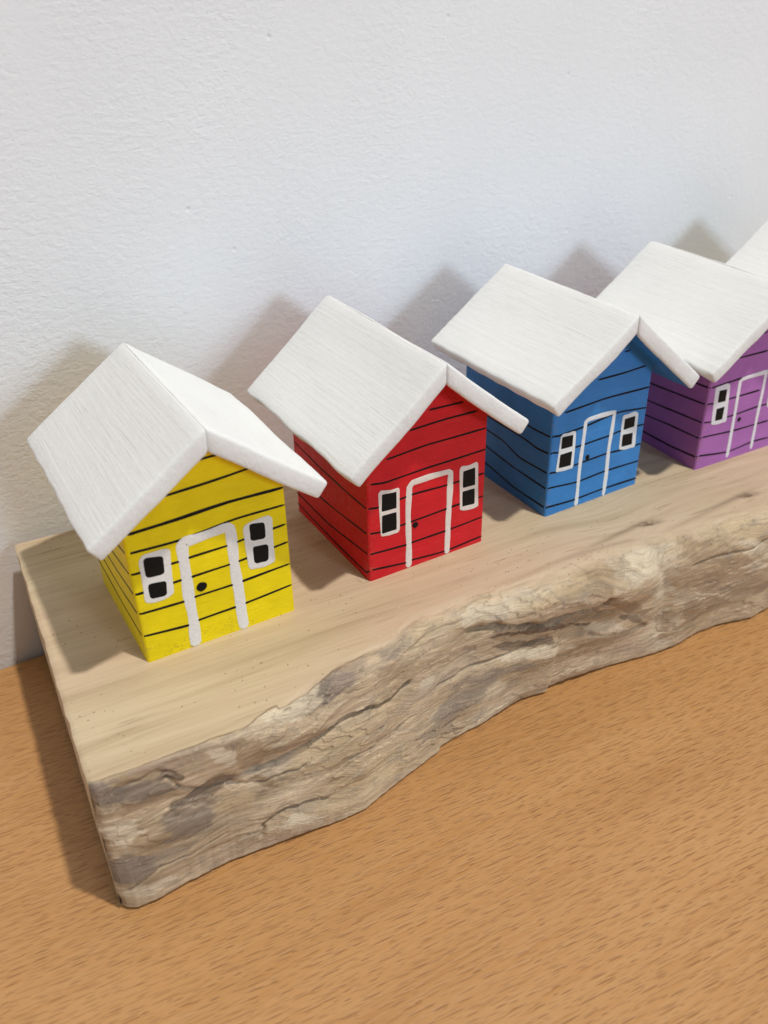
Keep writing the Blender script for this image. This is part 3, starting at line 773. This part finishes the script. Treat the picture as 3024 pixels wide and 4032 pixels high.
# close the remainder of the left end (the part below the rim) with one fan
q = NTOP+4
NV = 24
col = [nv_before+q*(NV-1)+k-1 for k in range(1, NV)]
faces.append([int(v) for v in I[0, q:]]+col[::-1])
V = np.concatenate([V, ext])
me = bpy.data.meshes.new('driftwood_board')
me.from_pydata((V*S).tolist(), [], faces)
me.polygons.foreach_set('use_smooth', [True]*len(me.polygons))
def attr(name, arr, fill):
    a = me.attributes.new(name, 'FLOAT', 'POINT')
    full = np.full(len(V), fill, dtype=np.float32); full[:base_n] = arr.reshape(-1); a.data.foreach_set('value', full)
attr('face', facev, .0); attr('dark', dark, 0.); attr('knot', knot, 0.)
a = me.attributes.new('stain', 'FLOAT_COLOR', 'POINT')
full = np.full((len(V), 4), .5, dtype=np.float32); full[:base_n, :3] = stain.reshape(-1, 3); full[:, 3] = 1
a.data.foreach_set('color', full.reshape(-1))
a = me.attributes.new('flow', 'FLOAT_VECTOR', 'POINT')
full = np.zeros((len(V), 3), dtype=np.float32); full[:base_n] = flow.reshape(-1, 3)
full[base_n:, 0] = V[base_n:, 2]*2.5; full[base_n:, 1] = V[base_n:, 1]
a.data.foreach_set('vector', full.reshape(-1))
me.set_sharp_from_angle(angle=math.radians(50))
me.validate(); me.update()
board = link('driftwood_board', me, [mat_board()])
tag(board, 'thick driftwood board with a weathered live front edge carrying the row of houses', 'board')

# ------------------------------------------------------------------ table and wall
WB = .0597; WY = 76.35
def wall_y(x): return WY+WB*x
bm = bmesh.new()
ang = math.atan(WB)
bmesh.ops.create_cube(bm, size=1)
for v in bm.verts:
    v.co = Vector((v.co.x*1500, v.co.y*620-310, v.co.z*25-12.5))
bmesh.ops.bevel(bm, geom=list(bm.edges), offset=1.2, segments=3, affect='EDGES')
table = from_bm('table', bm, [mat_table()], None, angle=40)
table.location = (0, (WY-.6)*S, (-T-.02)*S); table.rotation_euler = (0, 0, ang)
tag(table, 'light beech table top with short dark grain flecks under the driftwood board', 'table')

bm = bmesh.new()
bmesh.ops.create_cube(bm, size=1)
for v in bm.verts: v.co = Vector((v.co.x*3000, v.co.y*100+50, v.co.z*2400+300))
wall = from_bm('wall', bm, [mat_wall()], None, smooth=False)
wall.location = (0, WY*S, 0); wall.rotation_euler = (0, 0, ang)
tag(wall, 'white painted plaster wall behind the houses', None, None, 'structure')

# ------------------------------------------------------------------ light
def area(name, direction, dist, size, s, col, target=(0, 20, 20), shape='DISK'):
    d = Vector(direction).normalized(); L = bpy.data.lights.new(name, 'AREA')
    L.shape = shape; L.size = size; L.color = col
    L.energy = s*math.pi**2*dist**2
    o = bpy.data.objects.new(name, L); C.objects.link(o)
    o.location = Vector(target)*S+d*dist
    o.rotation_euler = d.to_track_quat('Z', 'Y').to_euler()
    return o
area('ceiling_lamp', (.215, -.335, 1.), 2.4, .10, .69, (1., .945, .86), target=(-90, 20, 20))
area('front_lamp', (.31, -1., .22), 4.0, .80, .325, (.69, .84, 1.), target=(0, 60, 40))
area('side_lamp', (.85, -.45, .42), 1.9, 1.1, .05, (1., .96, .92))
w = bpy.data.worlds.new('World'); scene.world = w; w.use_nodes = True
bg = w.node_tree.nodes['Background']; bg.inputs[0].default_value = (1., .99, .975, 1); bg.inputs[1].default_value = .16

# ------------------------------------------------------------------ camera
cam = bpy.data.cameras.new('camera'); co = bpy.data.objects.new('camera', cam); C.objects.link(co)
pit, yaw, rol = .5561009, .4692953, -.0210408
d = Vector((math.sin(yaw)*math.cos(pit), math.cos(yaw)*math.cos(pit), -math.sin(pit)))
R0 = Vector((math.cos(yaw), -math.sin(yaw), 0)); U0 = R0.cross(d)
R1 = math.cos(rol)*R0+math.sin(rol)*U0; U1 = -math.sin(rol)*R0+math.cos(rol)*U0
m = Matrix((R1, U1, -d)).transposed().to_4x4()
m.translation = Vector((-106.41, -161.95, 135.12))*S
co.matrix_world = m
cam.sensor_fit = 'VERTICAL'; cam.sensor_height = 4.8; cam.sensor_width = 3.6
cam.lens = 1927.95/2212*4.8
cam.clip_start = .005; cam.clip_end = 20
cam.dof.use_dof = True; cam.dof.focus_distance = .222; cam.dof.aperture_fstop = 2.3
scene.camera = co
scene.render.engine = 'CYCLES'
scene.view_settings.view_transform = 'Standard'; scene.view_settings.look = 'None'
scene.view_settings.exposure = 0; scene.view_settings.gamma = 1
scene.render.resolution_x = 768; scene.render.resolution_y = 1024
